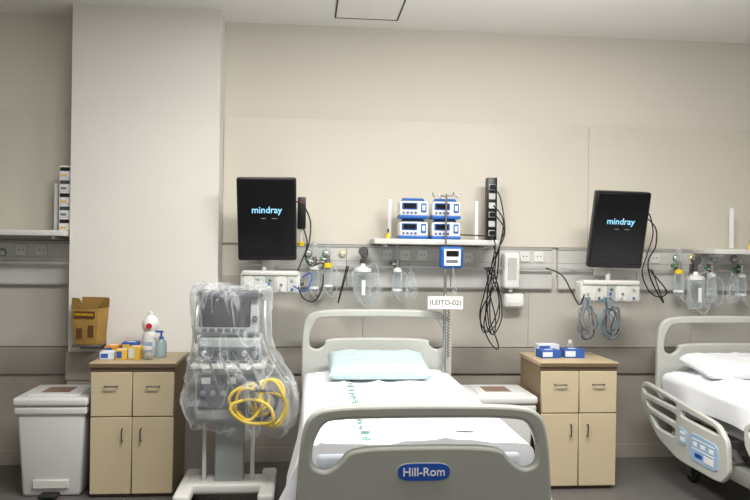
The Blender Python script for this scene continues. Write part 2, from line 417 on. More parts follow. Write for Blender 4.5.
cab([(-.06,4.78,1.75),(-.01,4.84,1.72),(.03,4.84,1.62),(.02,4.82,1.48),(-.02,4.8,1.38),(-.05,4.74,1.28),(-.02,4.7,1.16),(.05,4.72,1.12),(.10,4.85,1.17),(.12,4.96,1.25),(.12,5.052,1.34)],'black cable looping down beside the monitor')
cab([(-.02,4.92,1.6),(.01,4.88,1.5),(.0,4.88,1.40),(.04,4.9,1.34),(.10,4.95,1.36),(.14,5.052,1.34)],'black cable running from the device to the rail')
cab([(-.07,4.69,1.22),(.0,4.62,1.19),(.04,4.64,1.26),(.03,4.7,1.30),(-.02,4.72,1.27)],'blue sensor lead curled beside the module rack','cardb',.0045)
cab([(.28,5.052,1.34),(.25,4.95,1.24),(.22,4.95,1.10),(.24,4.95,1.17),(.29,5.052,1.335)],'short black cable looped below the rail')
cab([(2.235,4.78,1.74),(2.30,4.84,1.70),(2.33,4.86,1.58),(2.28,4.84,1.44),(2.24,4.82,1.32),(2.30,4.84,1.20),(2.38,4.86,1.16),(2.45,4.9,1.2),(2.40,5.052,1.34)],'black cable looping down beside the monitor over the cabinet')
cab([(2.235,4.78,1.70),(2.34,4.84,1.62),(2.35,4.86,1.50),(2.30,4.86,1.40),(2.32,4.86,1.28),(2.42,4.88,1.12),(2.44,5.0,1.22),(2.42,5.052,1.34)],'black cable hanging beside the monitor over the cabinet')
cab([(1.80,4.705,1.18),(1.75,4.66,1.12),(1.72,4.72,1.2),(1.70,4.85,1.3),(1.66,5.052,1.34)],'dark cable from the module rack to the rail')
k=0
for (cx,rx,rz,zz,m) in ((1.78,.040,.09,1.02,'gcable'),(1.80,.045,.11,1.00,'dcable'),(1.82,.040,.09,1.02,'gcable'),(1.79,.03,.08,1.03,'gcable'),(1.80,.050,.10,1.01,'gcable'),(1.94,.045,.10,1.01,'gcable'),(1.96,.05,.09,1.02,'dcable'),(1.97,.035,.10,1.0,'gcable'),(1.95,.05,.11,1.00,'gcable'),(1.92,.04,.09,1.01,'teal'),(1.95,.045,.10,1.01,'gcable'),(1.93,.03,.08,1.03,'dcable')):
    pts=[(cx,4.70,1.155)]+[(cx+rx*math.sin(a)+.010*math.sin(3*a+k),4.66-.004*k+.01*math.cos(2*a),zz+rz*math.cos(a)+.008*math.sin(2*a+k)) for a in [i*2*math.pi/10 for i in range(0,11)]]+[(cx+.01,4.70,1.16)]
    cab(pts,{'gcable':'grey','dcable':'dark grey','teal':'teal'}[m]+' sensor lead coiled below the module rack',m,.0046,'sensor_lead','sensor lead',group='coiled sensor leads below the module rack'); k+=1
# ------------------------------------------------------------ bottles on rail
def clampp(o,x):
    part(o,'rail_clamp',B().box(x-.018,x+.018,WY-.115,WY-.095,1.315,1.385,.003,1),M['steel'])
def flow(x,z,label,kind='humid'):
    y=WY-.13
    o=thing('flowmeter',label,'flowmeter',(x,WY-.095,z))
    clampp(o,x)
    b=B().cyl((x,WY-.075,z+.10),(x,y,z+.10),.012,12); b.cyl((x,y,z+.07),(x,y,z+.13),.014,14); b.cyl((x-.04,y,z+.10),(x+.0,y,z+.10),.009,12)
    part(o,'valve',b,M['chrome'])
    part(o,'flow_tube',B().lathe([(.013,.0),(.015,.01),(.015,.10),(.008,.11)],(x,y,z+.12),14),M['clear'])
    part(o,'knob',B().lathe([(.014,0),(.014,.018),(.01,.02)],(x-.055,y,z+.10),14,'X'),M['greenp'])
    part(o,'cap',B().lathe([(.03,0),(.03,.018),(.015,.03)],(x,y,z+.045),18),M['white' if kind=='humid' else 'yellow'])
    part(o,'bottle',B().lathe([(.008,-.12),(.03,-.115),(.036,-.09),(.036,.02),(.03,.045)],(x,y,z),20),M['clear'])
    part(o,'level_band',B().lathe([(.0362,-.085),(.0365,-.08),(.0365,-.072),(.0362,-.07)],(x,y,z),20),M['white'])
    b=B().tube([(x+.02,y,z+.05),(x+.06,y-.03,z+.02),(x+.06,y-.04,z-.1),(x+.02,y-.05,z-.15),(x-.03,y-.04,z-.08)],.005,8,sm=6)
    part(o,'hose',b,M['clear'])
flow(.06,1.27,'flowmeter with small clear humidifier bottle on the rail')
flow(.15,1.285,'flowmeter with yellow cap and clear bottle on the rail','y')
flow(.62,1.26,'flowmeter with clear humidifier bottle beside the pump shelf')
flow(2.60,1.27,'flowmeter with green knob on the rail by the second bed','y')
flow(2.84,1.25,'flowmeter with clear bottle on the rail by the second bed')
flow(3.06,1.25,'flowmeter with clear bottle at the end of the rail')
def suction(x,z,label):
    y=WY-.155
    o=thing('suction_bottle',label,'suction bottle',(x,WY-.095,z))
    clampp(o,x)
    part(o,'jar',B().lathe([(.03,-.17),(.05,-.165),(.055,-.14),(.06,.0),(.055,.02),(.045,.03)],(x,y,z),28),M['clear'])
    part(o,'scale_mark',B().box(x-.012,x+.012,y-.061,y-.058,z-.12,z-.02,.001,1),M['white'])
    part(o,'lid',B().lathe([(.052,.03),(.058,.035),(.058,.055),(.02,.07),(.015,.09)],(x,y,z),24),M['white'])
    part(o,'regulator',B().cyl((x,y,z+.08),(x,y,z+.15),.012,12).cyl((x,y,z+.11),(x,WY-.112,z+.11),.010,12).lathe([(.032,0),(.032,-.03),(.027,-.035)],(x,y+.012,z+.17),22,'Y'),M['steel'])
    part(o,'hose',B().tube([(x+.02,y,z+.07),(x+.09,y-.02,z+.08),(x+.10,y-.03,z-.08),(x+.04,y-.05,z-.2),(x-.05,y-.05,z-.12),(x-.07,y-.03,z+.02),(x-.03,y,z+.07)],.006,8,sm=6),M['clear'])
suction(.385,1.27,'clear suction jar with white lid and hose on the rail')
suction(2.71,1.24,'clear suction jar wrapped in hose beside the second bed')
def bag(x,z,w,hh,label,y=4.92):
    o=thing('tubing_bag',label,'plastic bag',(x,y,z))
    b=B(); N=14; R=[]
    for i in range(N+1):
        t=i/N; rr=w*.5*(.35+.65*math.sin(min(1,t*1.25)*math.pi/2))*(1 if t<.9 else .8)
        ring=[]
        for k_ in range(20):
            a=2*math.pi*k_/20; q=1+.18*noise.noise(Vector((math.cos(a)*2,math.sin(a)*2+x,t*5)))
            ring.append(b.bm.verts.new((x+rr*q*math.cos(a),y+rr*.3*q*math.sin(a),z-t*hh)))
        R.append(ring)
    for i in range(N):
        for k_ in range(20): b.bm.faces.new((R[i][k_],R[i][(k_+1)%20],R[i+1][(k_+1)%20],R[i+1][k_]))
    b.bm.faces.new(R[-1])
    part(o,'film',b,M['bagfilm'])
    part(o,'coiled_tube',B().tube([(x+.3*w*math.cos(a),y+.012*math.sin(a*1.3),z-hh*.6+.22*hh*math.sin(a)) for a in [i*.5 for i in range(26)]],.004,6,sm=3),M['clear'])
    part(o,'hanger',B().tube([(x,y,z-.01),(x,y+.04,z+.02),(x,WY-.10,1.36),(x,WY-.088,1.352)],.003,6,sm=3),M['alu'])
bag(.46,1.30,.10,.20,'clear bag of coiled tubing hanging on the rail')
bag(.70,1.31,.09,.18,'clear bag of tubing hanging beside the pump shelf')
bag(2.78,1.30,.11,.22,'clear bag of tubing hanging by the second bed')
bag(2.94,1.32,.10,.20,'clear bag with a hose hanging by the second bed')
bag(3.15,1.28,.10,.20,'small clear bag at the end of the rail')
# ------------------------------------------------------------ dispensers
x=1.405
o=thing('soap_dispenser','white wall soap dispenser beside the hanging cables','soap dispenser',(x,WY-.06,1.20))
part(o,'housing',B().box(x-.055,x+.055,5.0,WY-.06,1.20,1.445,.018,3),M['white'])
part(o,'mounting_plate',B().box(x-.05,x+.05,WY-.0605,WY-.0495,1.21,1.44),M['white'])
part(o,'window',B().box(x-.03,x+.03,4.996,5.001,1.26,1.41,.004,1),M['bedl'])
part(o,'nozzle',B().cyl((x,5.04,1.205),(x,5.04,1.175),.014,12),M['greyw'])
x=1.435
o=thing('sanitizer_dispenser','small white rounded dispenser below the soap dispenser','dispenser',(x,WY-.02,1.06))
part(o,'housing',B().box(x-.07,x+.07,5.03,WY-.02,1.065,1.165,.025,4),M['white'])
part(o,'push_bar',B().box(x-.045,x+.045,5.02,5.031,1.075,1.105,.004,1),M['greyw'])
# ------------------------------------------------------------ bed
def board_loops(hw_t,hw_b,zt,zb,th_bar,zh,zl,hh):
    outer=chaikin([(-hw_b,zb+.04),(-hw_b,zb+.2),(-hw_t-.015,zt-.14),(-hw_t+.01,zt-.04),(-hw_t+.09,zt),(0,zt+.006),(hw_t-.09,zt),(hw_t-.01,zt-.04),(hw_t+.015,zt-.14),(hw_b,zb+.2),(hw_b,zb+.04),(hw_b-.06,zb),(0,zb-.01),(-hw_b+.06,zb)],2)
    hx=hw_t-.045
    hole=chaikin([(-hx+.06,zt-th_bar),(0,zt-th_bar+.004),(hx-.06,zt-th_bar),(hx-.02,zt-th_bar-.03),(hx+.012,zl+.10),(hx+.012,zl+.02),(hx-.04,zl),(hx-.09,zl+.03),(hh,zh),(0,zh+.006),(-hh,zh),(-hx+.09,zl+.03),(-hx+.04,zl),(-hx-.012,zl+.02),(-hx-.012,zl+.10),(-hx+.02,zt-th_bar-.03)],2)
    return [outer,hole]
def caster(b,bw,x,y,r=.06):
    bw.lathe([(r*.3,-.018),(r*.95,-.016),(r,-.008),(r,.008),(r*.95,.016),(r*.3,.018)],(x,y,r),22,'X')
    b.box(x-.028,x-.022,y-.02,y+.03,r-.02,r*2+.02); b.box(x+.022,x+.028,y-.02,y+.03,r-.02,r*2+.02); b.box(x-.028,x+.028,y-.02,y+.03,r*2+.006,r*2+.02); b.cyl((x,y+.01,r*2+.02),(x,y+.01,r*2+.06),.014,12)
def sheetmesh(xc,hw,y0,y1,zt,seed,flare=.10,zb=.40,foot=.2):
    b=B()
    nx=100; ny=130; G=[]
    L=hw+.30
    for j in range(ny+1):
        y=y0+(y1-y0)*j/ny; row=[]
        fy=1-j/ny
        for i in range(nx+1):
            s=-L+2*L*i/nx; a=abs(s); sg=1 if s>0 else -1
            if a<hw-.04: x=s; z=zt; 
            else:
                e=a-(hw-.04)
                if e<.08:
                    t=e/.08*math.pi/2; x=sg*(hw-.04+.045*math.sin(t)); z=zt-.045*(1-math.cos(t))
                else:
                    e2=(e-.08)/(L-hw-.04); x=sg*(hw+.005+flare*(.05+.95*fy*fy)*e2*(.8+.3*noise.noise(Vector((y*2,sg*3+seed,0))))); z=zt-.045-(zt-.045-zb)*e2
                    w=.014*math.sin(y*9+seed+sg+2*noise.noise(Vector((y*2,seed,5))))*e2; x+=sg*w
            ed=max(0,(a-(hw-.06)))
            r1=1-abs(noise.noise(Vector((s*2.4-y*1.8,y*1.6+s,seed+4))))*4
            r2=1-abs(noise.noise(Vector((s*3.1+y*2.2,y*2.0-s,seed+9))))*4
            wr=.010*noise.noise(Vector((s*3+seed,y*2.2,0)))+.005*noise.noise(Vector((s*7+y*3,y*5,seed)))+.018*max(0,r1)**2+.014*max(0,r2)**2
            if ed<=0: z+=wr+.004
            row.append(b.bm.verts.new((xc+x,y,z)))
        G.append(row)
    for j in range(ny):
        for i in range(nx): b.bm.faces.new((G[j][i],G[j][i+1],G[j+1][i+1],G[j+1][i]))
    prev=G[0]
    for d in range(1,8):
        row=[]
        for i,v in enumerate(G[0]):
            t=d/7; zz=v.co.z-t*min(foot,max(0,v.co.z-zb)); 
            row.append(b.bm.verts.new((v.co.x,y0-.012*math.sin(t*math.pi/2),zz)))
        for i in range(nx): b.bm.faces.new((row[i],row[i+1],prev[i+1],prev[i]))
        prev=row
    return b
def bed(xc,label,w=.98,yh=4.87,yf=2.97,logo=True,siderail=None,dzh=0):
    o=thing('hospital_bed',label,'hospital bed',(xc,(yh+yf)/2,0))
    T=lambda y:Matrix.Translation((xc,y,0))@FR
    b=B().plate(board_loops(.475,.49,1.06+dzh,.45,.05,.875+dzh,.80+dzh,.34),.045,.012,T(yh)); part(o,'headboard',b,M['bedl'])
    fx=xc+.015
    fb=B().plate(board_loops(.485,.515,.832,.28,.052,.668,.575,.30),.05,.014,Matrix.Translation((fx,yf,0))@FR); fo=part(o,'footboard',fb,M['bedp'])
    if logo:
        cx=fx-.01
        oval=[(.104*(abs(math.cos(t))**.45)*(1 if math.cos(t)>0 else -1),.034*(abs(math.sin(t))**.68)*(1 if math.sin(t)>0 else -1)) for t in [2*math.pi*i/64 for i in range(64)]]
        part(fo,'badge_rim',B().plate([[(p[0]*1.03,p[1]*1.07) for p in oval]],.004,.0005,Matrix.Translation((cx,yf-.0265,.572))@FR),M['bedp'])
        part(fo,'badge',B().plate([oval],.004,.0005,Matrix.Translation((cx,yf-.0285,.572))@FR),M['logo'])
        part(fo,'lettering',B().text('Hill-Rom',.047,at(cx,yf-.0315,.572),.0005,.0006),M['wtext'])
    b=B()
    for sx in (-.36,.36): b.box(xc+sx-.025,xc+sx+.025,yf+.06,yh-.06,.40,.46,.005,1)
    for yy in (yf+.05,yf+.6,yh-.7,yh-.08): b.box(xc-.36,xc+.36,yy-.02,yy+.02,.405,.455,.004,1)
    b.box(xc-.03,xc+.03,yf+.02,yf+.06,.40,.46); b.box(xc-.03,xc+.03,yh-.06,yh-.02,.46,.52)
    b.box(xc-.38,xc+.38,yf+.05,yh-.05,.46,.485,.004,1)
    part(o,'frame',b,M['bedl'])
    b=B()
    for sx in (-.38,.38): b.box(xc+sx-.035,xc+sx+.035,yf+.15,yh-.12,.16,.25,.01,2)
    for yy in (yf+.25,yh-.25): b.box(xc-.36,xc+.36,yy-.03,yy+.03,.185,.225,.005,1)
    for sx in (-.3,.3):
        b.tube([(xc+sx,yf+.3,.22),(xc+sx,yf+.6,.41)],.022,10).tube([(xc+sx,yh-.7,.22),(xc+sx,yh-.4,.41)],.022,10)
    part(o,'base',b,M['bedl'])
    for sx in (-.38,.38):
        for yy in (yf+.2,yh-.3):
            f=B(); wv=B(); caster(f,wv,xc+sx,yy)
            q=part(o,'caster',f,M['steel']); part(q,'wheel',wv,M['rubber'])
    part(o,'mattress',B().box(xc-.44,xc+.44,yf+.05,yh-.06,.487,.645,.04,4),M['cardw'])
    if siderail:
        sx=siderail*.575
        for (ya,yb,ctrl) in ((yh-1.05,yh+.02,True),(yf+.06,yf+.72,False)):
            Lh=(yb-ya)/2; dz=-.06
            def sh(L,n_=1): return chaikin([(p[0],p[1]+dz) for p in L],2,.12)
            out=sh([(-Lh,.33),(-Lh+.02,.50),(-Lh+.12,.58),(.10,.625),(Lh-.06,.66),(Lh,.62),(Lh-.01,.52),(Lh-.12,.42),(Lh-.26,.33),(.02,.26),(-Lh+.08,.26)])
            h1=sh([(.04,.565),(.04,.595),(Lh-.10,.628),(Lh-.04,.61),(Lh-.06,.58)])
            h2=sh([(.04,.475),(.04,.53),(Lh-.08,.545),(Lh-.12,.50)])
            h4=sh([(.06,.385),(.05,.44),(Lh-.14,.465),(Lh-.24,.39)])
            h3=sh([(-Lh+.09,.515),(-Lh+.14,.55),(-.02,.57),(-.02,.53)])
            mt=Matrix.Translation((xc+sx,(ya+yb)/2,0))@Matrix(((0,0,1,0),(1,0,0,0),(0,1,0,0),(0,0,0,1)))
            q=part(o,'side_rail',B().plate([out,h1,h2,h3,h4],.03,.008,mt),M['bedl'])
            if ctrl:
                ct=sh([(-Lh+.10,.31),(-Lh+.10,.46),(-.13,.47),(-.13,.31)])
                part(q,'control_panel',B().plate([ct],.006,.001,Matrix.Translation((siderail*.0165,0,0))@mt),M['lblue'])
                ct2=sh([(-.09,.37),(-.09,.46),(.0,.47),(.0,.37)])
                part(q,'blue_label',B().plate([ct2],.006,.001,Matrix.Translation((siderail*.0165,0,0))@mt),M['lblue'])
                xb=xc+sx+siderail*.0195; yc0=(ya+yb)/2
                for (a_,c_,e_,f_) in ((-Lh+.13,-.16,.375,.380),(-Lh+.13,-.16,.320,.325),(-Lh+.14,-Lh+.19,.338,.362),(-Lh+.23,-Lh+.28,.338,.362),(-Lh+.32,-Lh+.36,.338,.362),(-Lh+.14,-Lh+.24,.272,.308),(-.075,-.02,.33,.355),(-.075,-.02,.37,.39)):
                    part(q,'printed_symbol',B().box(xb-.0015,xb+.0015,yc0+a_,yc0+c_,e_,f_,.0005,1),M['wtext'])
                part(q,'logo_mark',B().box(xb-.0016,xb+.0016,yc0-Lh+.26,yc0-Lh+.34,.278,.302,.0005,1),M['logo'])
            for yy in (ya+.2,yb-.35):
                part(o,'rail_hinge',B().box(min(xc+sx*.62,xc+sx),max(xc+sx*.62,xc+sx),yy-.02,yy+.02,.36,.40,.004,1),M['steel'])
                part(o,'rail_arm',B().tube([(xc+sx*.93,yy,.30),(xc+sx*.80,yy+.05,.44)],.014,10),M['bedp'])
    return o
bed(.475,'hospital bed with moulded grey-green boards and white sheets')
bed(2.86,'second hospital bed with lowered side rail and white sheets',logo=False,siderail=-1,dzh=-.03)
def sheet(xc,y0,y1,seed,label,**k):
    o=thing('bed_sheet',label,'bed sheet',(xc,(y0+y1)/2,.66))
    s=part(o,'cloth',sheetmesh(xc,.475,y0,y1,.66,seed,**k),M['sheet'])
    return o
sh=sheet(.475,3.03,4.80,1,'white cotton fitted sheet with green printed marks on the bed',flare=.15,zb=.36)
sheet(2.86,3.03,4.80,7,'white cotton sheet draped over the second bed',flare=.02,zb=.50)
def marks(x,y0,y1,st):
    b=B(); y=y0
    while y<y1:
        for kx in (-.013,.013):
            b.lathe([(.009,0),(.009,.012)],(x+kx,y,.670),10)
        b.box(x-.017,x+.017,y+.021,y+.028,.670,.682); b.box(x-.0035,x+.0035,y-.022,y+.022,.670,.682)
        y+=st
    return b
mb=marks(.262,3.10,4.40,.072)
cloth=[c for c in sh.children][0]
bpy.context.view_layer.update()
inv=cloth.matrix_world.inverted()
for v in mb.bm.verts:
    hit,loc,nr,fi=cloth.ray_cast(inv@Vector((v.co.x,v.co.y,1.2)),Vector((0,0,-1)))
    if hit: v.co.z=(cloth.matrix_world@loc).z+.0014+(.0006 if v.co.z>.675 else 0)
part(sh,'printed_marks',mb,M['green'])
def pillow(xc,yc,z,w,d,hh,label,m,edge=.05,pw=6,nm='pillow',cat='pillow',rum=.010,tilt=0):
    b=B(); N=44; top=[];bot=[]
    for j in range(N+1):
        rt=[];rb=[]
        for i in range(N+1):
            u=-1+2*i/N; v=-1+2*j/N
            e=max(0,(1-abs(u)**pw))*max(0,(1-abs(v)**pw)); e=e**.45
            px=u*w/2*(1-.03*(1-abs(v)**2)); py=v*d/2*(1-.04*(1-abs(u)**2))
            nz=rum*noise.noise(Vector((u*3,v*2.5,xc)))+rum*.6*noise.noise(Vector((u*7,v*6,xc)))
            rt.append(b.bm.verts.new((xc+px,yc+py,z+edge*.5+e*(hh-edge*.5)+nz*e+tilt*(v+1)/2)))
            rb.append(rt[-1] if (i in(0,N) or j in(0,N)) else b.bm.verts.new((xc+px,yc+py,z+edge*.5*(1-min(1,e*1.6))+tilt*(v+1)/2)))
        top.append(rt);bot.append(rb)
    for j in range(N):
        for i in range(N):
            b.bm.faces.new((top[j][i],top[j][i+1],top[j+1][i+1],top[j+1][i]))
            try: b.bm.faces.new((bot[j][i],bot[j+1][i],bot[j+1][i+1],bot[j][i+1]))
            except: pass
    return single(nm,b,M[m],label,cat,(xc,yc,z))
pillow(.455,4.59,.680,.62,.36,.080,'flat pale blue hospital pillow at the head of the bed','pillow',.05,8,tilt=.07)
pillow(2.80,4.59,.680,.64,.38,.08,'white pillow at the head of the second bed','sheet',.05,8,tilt=.05)
pillow(.50,3.38,.672,.50,.40,.075,'folded white sheet lying near the foot of the bed','sheet',.012,16,'folded_sheet','folded sheet',.022)
# ------------------------------------------------------------ IV pole
x,y=.905,4.80
o=thing('iv_pole','chrome drip pole with hooks fixed at the bed head','drip stand',(x,y,.5))
part(o,'pole',B().cyl((x,y,.49),(x,y,1.45),.010,14).cyl((x,y,1.45),(x,y,1.82),.007,12),M['chrome'])
for a in (0,1,2,3):
    dx,dy=math.cos(a*math.pi/2+.3),math.sin(a*math.pi/2+.3)
    part(o,'hook',B().tube([(x,y,1.80),(x+dx*.05,y+dy*.05,1.81),(x+dx*.09,y+dy*.09,1.80),(x+dx*.10,y+dy*.10,1.825)],.004,8,sm=5),M['chrome'])
part(o,'clamp',B().lathe([(.02,0),(.02,.04),(.014,.045)],(x,y,1.44),16),M['black'])
x2=.935
o=thing('pole_pump','small white pump with blue face clamped on the drip pole','infusion pump',(x2,4.72,1.34))
part(o,'body',B().box(x2-.078,x2+.068,4.70,4.785,1.338,1.478,.022,4),M['blue'])
part(o,'front_panel',B().box(x2-.058,x2+.048,4.694,4.701,1.356,1.462,.002,1),M['white'])
part(o,'display',B().box(x2-.045,x2+.035,4.690,4.695,1.415,1.452,.002,1),M['dark'])
part(o,'keypad',B().box(x2-.045,x2+.03,4.690,4.695,1.375,1.395,.002,1),M['gcable'])
part(o,'tube',B().tube([(x2,4.70,1.345),(x2+.01,4.69,1.25),(x2+.03,4.72,1.18),(x2+.01,4.76,1.2)],.004,8,sm=5),M['clear'])
o=thing('bed_sign','small white bed number card hanging from the drip pole','sign',(.9,4.77,1.12))
part(o,'card',B().box(.788,1.018,4.768,4.772,1.075,1.158,.001,1),M['paper'])
part(o,'lettering',B().text('(LEITO-02)',.045,Matrix.Translation((.903,4.7675,1.117))@Matrix.Rotation(.02,4,'Y')@FR,.0003,.0002),M['ink'])
part(o,'tie',B().tube([(.905,4.767,1.15),(.905,4.785,1.17),(.905,4.788,1.15),(.9,4.773,1.15)],.0025,6),M['wtext'])
pts=[(.928+.008*math.cos(i*1.1),4.785+.008*math.sin(i*1.1),1.07-i*.0035) for i in range(90)]
single('coiled_cord',B().tube(pts,.0028,6),M['steel'],'thin coiled grey cord hanging down the drip pole','cord',(.925,4.785,1.07))
# ------------------------------------------------------------ cabinets
def cabinet(x0,x1,yf,yb,label):
    H=.78; xm=(x0+x1)/2
    o=thing('bedside_cabinet',label,'bedside cabinet',(xm,(yf+yb)/2,0))
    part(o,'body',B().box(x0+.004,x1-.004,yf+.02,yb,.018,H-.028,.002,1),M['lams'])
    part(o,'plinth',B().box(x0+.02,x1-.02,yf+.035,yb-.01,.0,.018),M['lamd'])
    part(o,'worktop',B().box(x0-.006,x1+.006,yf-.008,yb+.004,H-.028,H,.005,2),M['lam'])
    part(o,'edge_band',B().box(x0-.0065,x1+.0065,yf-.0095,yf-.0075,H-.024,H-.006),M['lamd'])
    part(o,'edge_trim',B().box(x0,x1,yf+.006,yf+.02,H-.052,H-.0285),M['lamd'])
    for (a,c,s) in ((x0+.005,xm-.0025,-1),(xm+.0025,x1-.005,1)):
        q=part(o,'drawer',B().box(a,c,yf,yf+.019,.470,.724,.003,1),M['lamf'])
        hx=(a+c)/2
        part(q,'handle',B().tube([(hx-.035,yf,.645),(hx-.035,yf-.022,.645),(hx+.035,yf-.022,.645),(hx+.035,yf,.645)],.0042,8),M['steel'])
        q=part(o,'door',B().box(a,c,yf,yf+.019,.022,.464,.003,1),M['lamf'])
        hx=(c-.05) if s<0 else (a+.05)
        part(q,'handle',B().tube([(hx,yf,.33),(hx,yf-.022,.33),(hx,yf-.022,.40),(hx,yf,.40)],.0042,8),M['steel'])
    return o
cabinet(-1.222,-.745,4.44,4.875,'beige laminate bedside cabinet standing against the pillar')
cabinet(1.44,1.925,4.46,4.91,'beige laminate bedside cabinet standing between the beds')
# ------------------------------------------------------------ bins
def bin_(x0,x1,y0,y1,label):
    xm,ym=(x0+x1)/2,(y0+y1)/2
    o=thing('pedal_bin',label,'waste bin',(xm,ym,0))
    part(o,'body',B().taper(x0+.02,x1-.02,y0+.02,y1-.02,.0,.49,.86,.86,.02),M['bin'])
    part(o,'rim',B().box(x0+.008,x1-.008,y0+.008,y1-.008,.478,.525,.012,3),M['greyw'])
    part(o,'lid',B().box(x0,x1,y0,y1,.527,.578,.018,4).box(x0+.06,x1-.06,y0+.06,y1-.06,.570,.588,.008,3),M['bin'])
    part(o,'label_sticker',B().box(xm-.09,xm+.07,ym-.10,ym+.07,.588,.5895),M['stick'])
    part(o,'front_panel',B().box(xm-.10,xm+.10,y0+.030,y0+.046,.05,.10,.004,1),M['greyw'])
    part(o,'pedal',B().box(xm-.05,xm+.05,y0-.03,y0+.06,.012,.028,.005,2),M['rubber'])
bin_(-1.652,-1.232,4.435,4.88,'white plastic pedal bin with wide lid beside the bedside cabinet')
bin_(1.0,1.415,4.42,4.84,'white plastic pedal bin between the bed and the cabinet')
# ------------------------------------------------------------ sharps box
o=thing('sharps_container','brown-yellow folded cardboard sharps box mounted on the pillar','sharps container',(-1.33,4.8,.85))
RZ=Matrix.Translation((-1.322,4.79,.845))@Matrix.Rotation(math.radians(-14),4,'Z')
part(o,'box',B().taper(-.09,.09,-.065,.065,0,.225,.84,.84,.002).xf(RZ),M['kraft'])
T1=RZ@Matrix.Translation((0,-.065,.225))@Matrix.Rotation(math.radians(12),4,'X')@FR
part(o,'front_flap',B().plate([[(-.09,0),(.09,0),(.08,.03),(.04,.035),(.02,.012),(-.02,.012),(-.04,.035),(-.08,.03)]],.003,.0003,T1),M['kraft'])
for s_ in (-1,1):
    b=B(); vs=[b.bm.verts.new(RZ@Vector(p)) for p in ((s_*.09,-.065,.224),(s_*.09,.065,.224),(s_*.102,.05,.275),(s_*.106,-.03,.285))]; b.bm.faces.new(vs)
    bmesh.ops.solidify(b.bm,geom=b.bm.faces[:],thickness=.003)
    part(o,'side_flap',b,M['kraft'])
part(o,'back_flap',B().box(-.09,.09,.062,.066,.222,.285).xf(RZ),M['kraft'])
part(o,'painted_inside_shade',B().box(-.084,.084,-.06,.06,.225,.227).xf(RZ),M['ink'])  # black sheet paints the shade inside the open box
for (a,c,e,f) in ((-.07,.066,.165,.205),(-.055,-.02,.04,.10),(.02,.055,.05,.12)):
    part(o,'printed_patch',B().box(a,c,-.0685+ (.0 if e>.15 else .006),-.056,e,f).xf(RZ),M['kraftd'])
part(o,'lettering',B().text('DESCARPACK',.020,RZ@at(-.003,-.0692,.185),.0003,.0003),M['yellow'])
part(o,'bracket',B().box(-1.41,-1.25,4.72,4.90,.832,.844,.002,1).box(-1.41,-1.25,4.888,4.90,.80,1.0,.002,1),M['steel'])
# ------------------------------------------------------------ items on cabinets
def glovebox(x0,x1,y0,y1,z,hh,m1,m2,label,rz=0):
    xm,ym=(x0+x1)/2,(y0+y1)/2
    o=thing('glove_box',label,'box',(xm,ym,z))
    part(o,'carton',B().box(x0,x1,y0,y1,z,z+hh,.002,1),M[m1])
    part(o,'printed_panel',B().box(x0+.006,x0+(x1-x0)*.55,y0-.0015,y0,z+.01,z+hh-.01),M[m2])
    part(o,'opening',B().lathe([(.02,0),(.02,.0015)],(xm,ym,z+hh),24,sx=1.4,sy=.6),M['wtext'])
    o.rotation_euler=(0,0,rz)
    return o
glovebox(-1.205,-1.12,4.56,4.65,.78,.045,'cardw','cardb','white and blue glove carton on the bedside cabinet',.1)
glovebox(-1.11,-1.045,4.55,4.62,.78,.06,'ycard','cardb','small yellow and blue carton on the bedside cabinet',.05)
glovebox(-1.035,-.965,4.56,4.65,.78,.075,'ycard','cardw','yellow and white glove carton on the bedside cabinet',-.15)
glovebox(-1.205,-1.125,4.68,4.79,.78,.065,'orange','cardb','blue and orange carton behind the glove boxes',0)
glovebox(-1.105,-1.015,4.68,4.79,.78,.085,'cardb','ycard','blue and yellow carton behind the glove boxes',0)
glovebox(1.49,1.62,4.62,4.72,.78,.05,'cardb','cardw','blue and white glove carton on the cabinet between beds',.1)
glovebox(1.65,1.78,4.63,4.73,.78,.055,'cardb','cardw','blue glove carton with white print on the cabinet',-.05)
glovebox(1.52,1.66,4.765,4.85,.78,.07,'cardw','cardb','white carton behind the blue glove boxes',0)
o=thing('pump_bottle','small clear bottle with white cap beside the cartons','bottle',(1.745,4.80,.78))
part(o,'body',B().lathe([(.02,0),(.024,.005),(.024,.06),(.012,.075)],(1.745,4.80,.78),18),M['clear'])
part(o,'cap',B().lathe([(.013,.075),(.013,.095)],(1.745,4.80,.78),14),M['white'])
x,y=-.945,4.74
o=thing('disinfectant_bottle','white bottle with rounded shoulders and small red mark','bottle',(x,y,.78))
part(o,'body',B().lathe([(.044,0),(.050,.006),(.050,.11),(.043,.14),(.039,.15),(.048,.17),(.052,.20),(.044,.225),(.023,.245),(.015,.25)],(x,y,.78),26),M['white'])
part(o,'cap',B().lathe([(.015,.25),(.015,.268),(.010,.272)],(x,y,.78),16),M['white'])
part(o,'red_mark',B().lathe([(.002,0),(.018,.001),(.018,.006)],(x,y-.055,.965),16,'Y'),M['red'])
part(o,'label_patch',B().box(x-.022,x+.022,y-.0525,y-.046,.81,.87,.001,1),M['lblue'])
x,y=-.865,4.66
o=thing('sanitizer_bottle','clear pump bottle with pale blue gel on the cabinet','bottle',(x,y,.78))
part(o,'body',B().lathe([(.03,0),(.034,.006),(.034,.09),(.015,.115)],(x,y,.78),22),M['liq'])
part(o,'pump_head',B().cyl((x,y,.89),(x,y,.93),.006,10).box(x-.035,x+.012,y-.009,y+.009,.93,.942,.003,1).lathe([(.015,.105),(.015,.125)],(x,y,.78),14),M['blue'])
x,y=-.925,4.57
o=thing('specimen_jar','small clear jar with white lid in front of the bottles','jar',(x,y,.78))
part(o,'body',B().lathe([(.025,0),(.028,.004),(.028,.06)],(x,y,.78),20),M['clear'])
part(o,'lid',B().lathe([(.03,.06),(.03,.075)],(x,y,.78),20),M['white'])
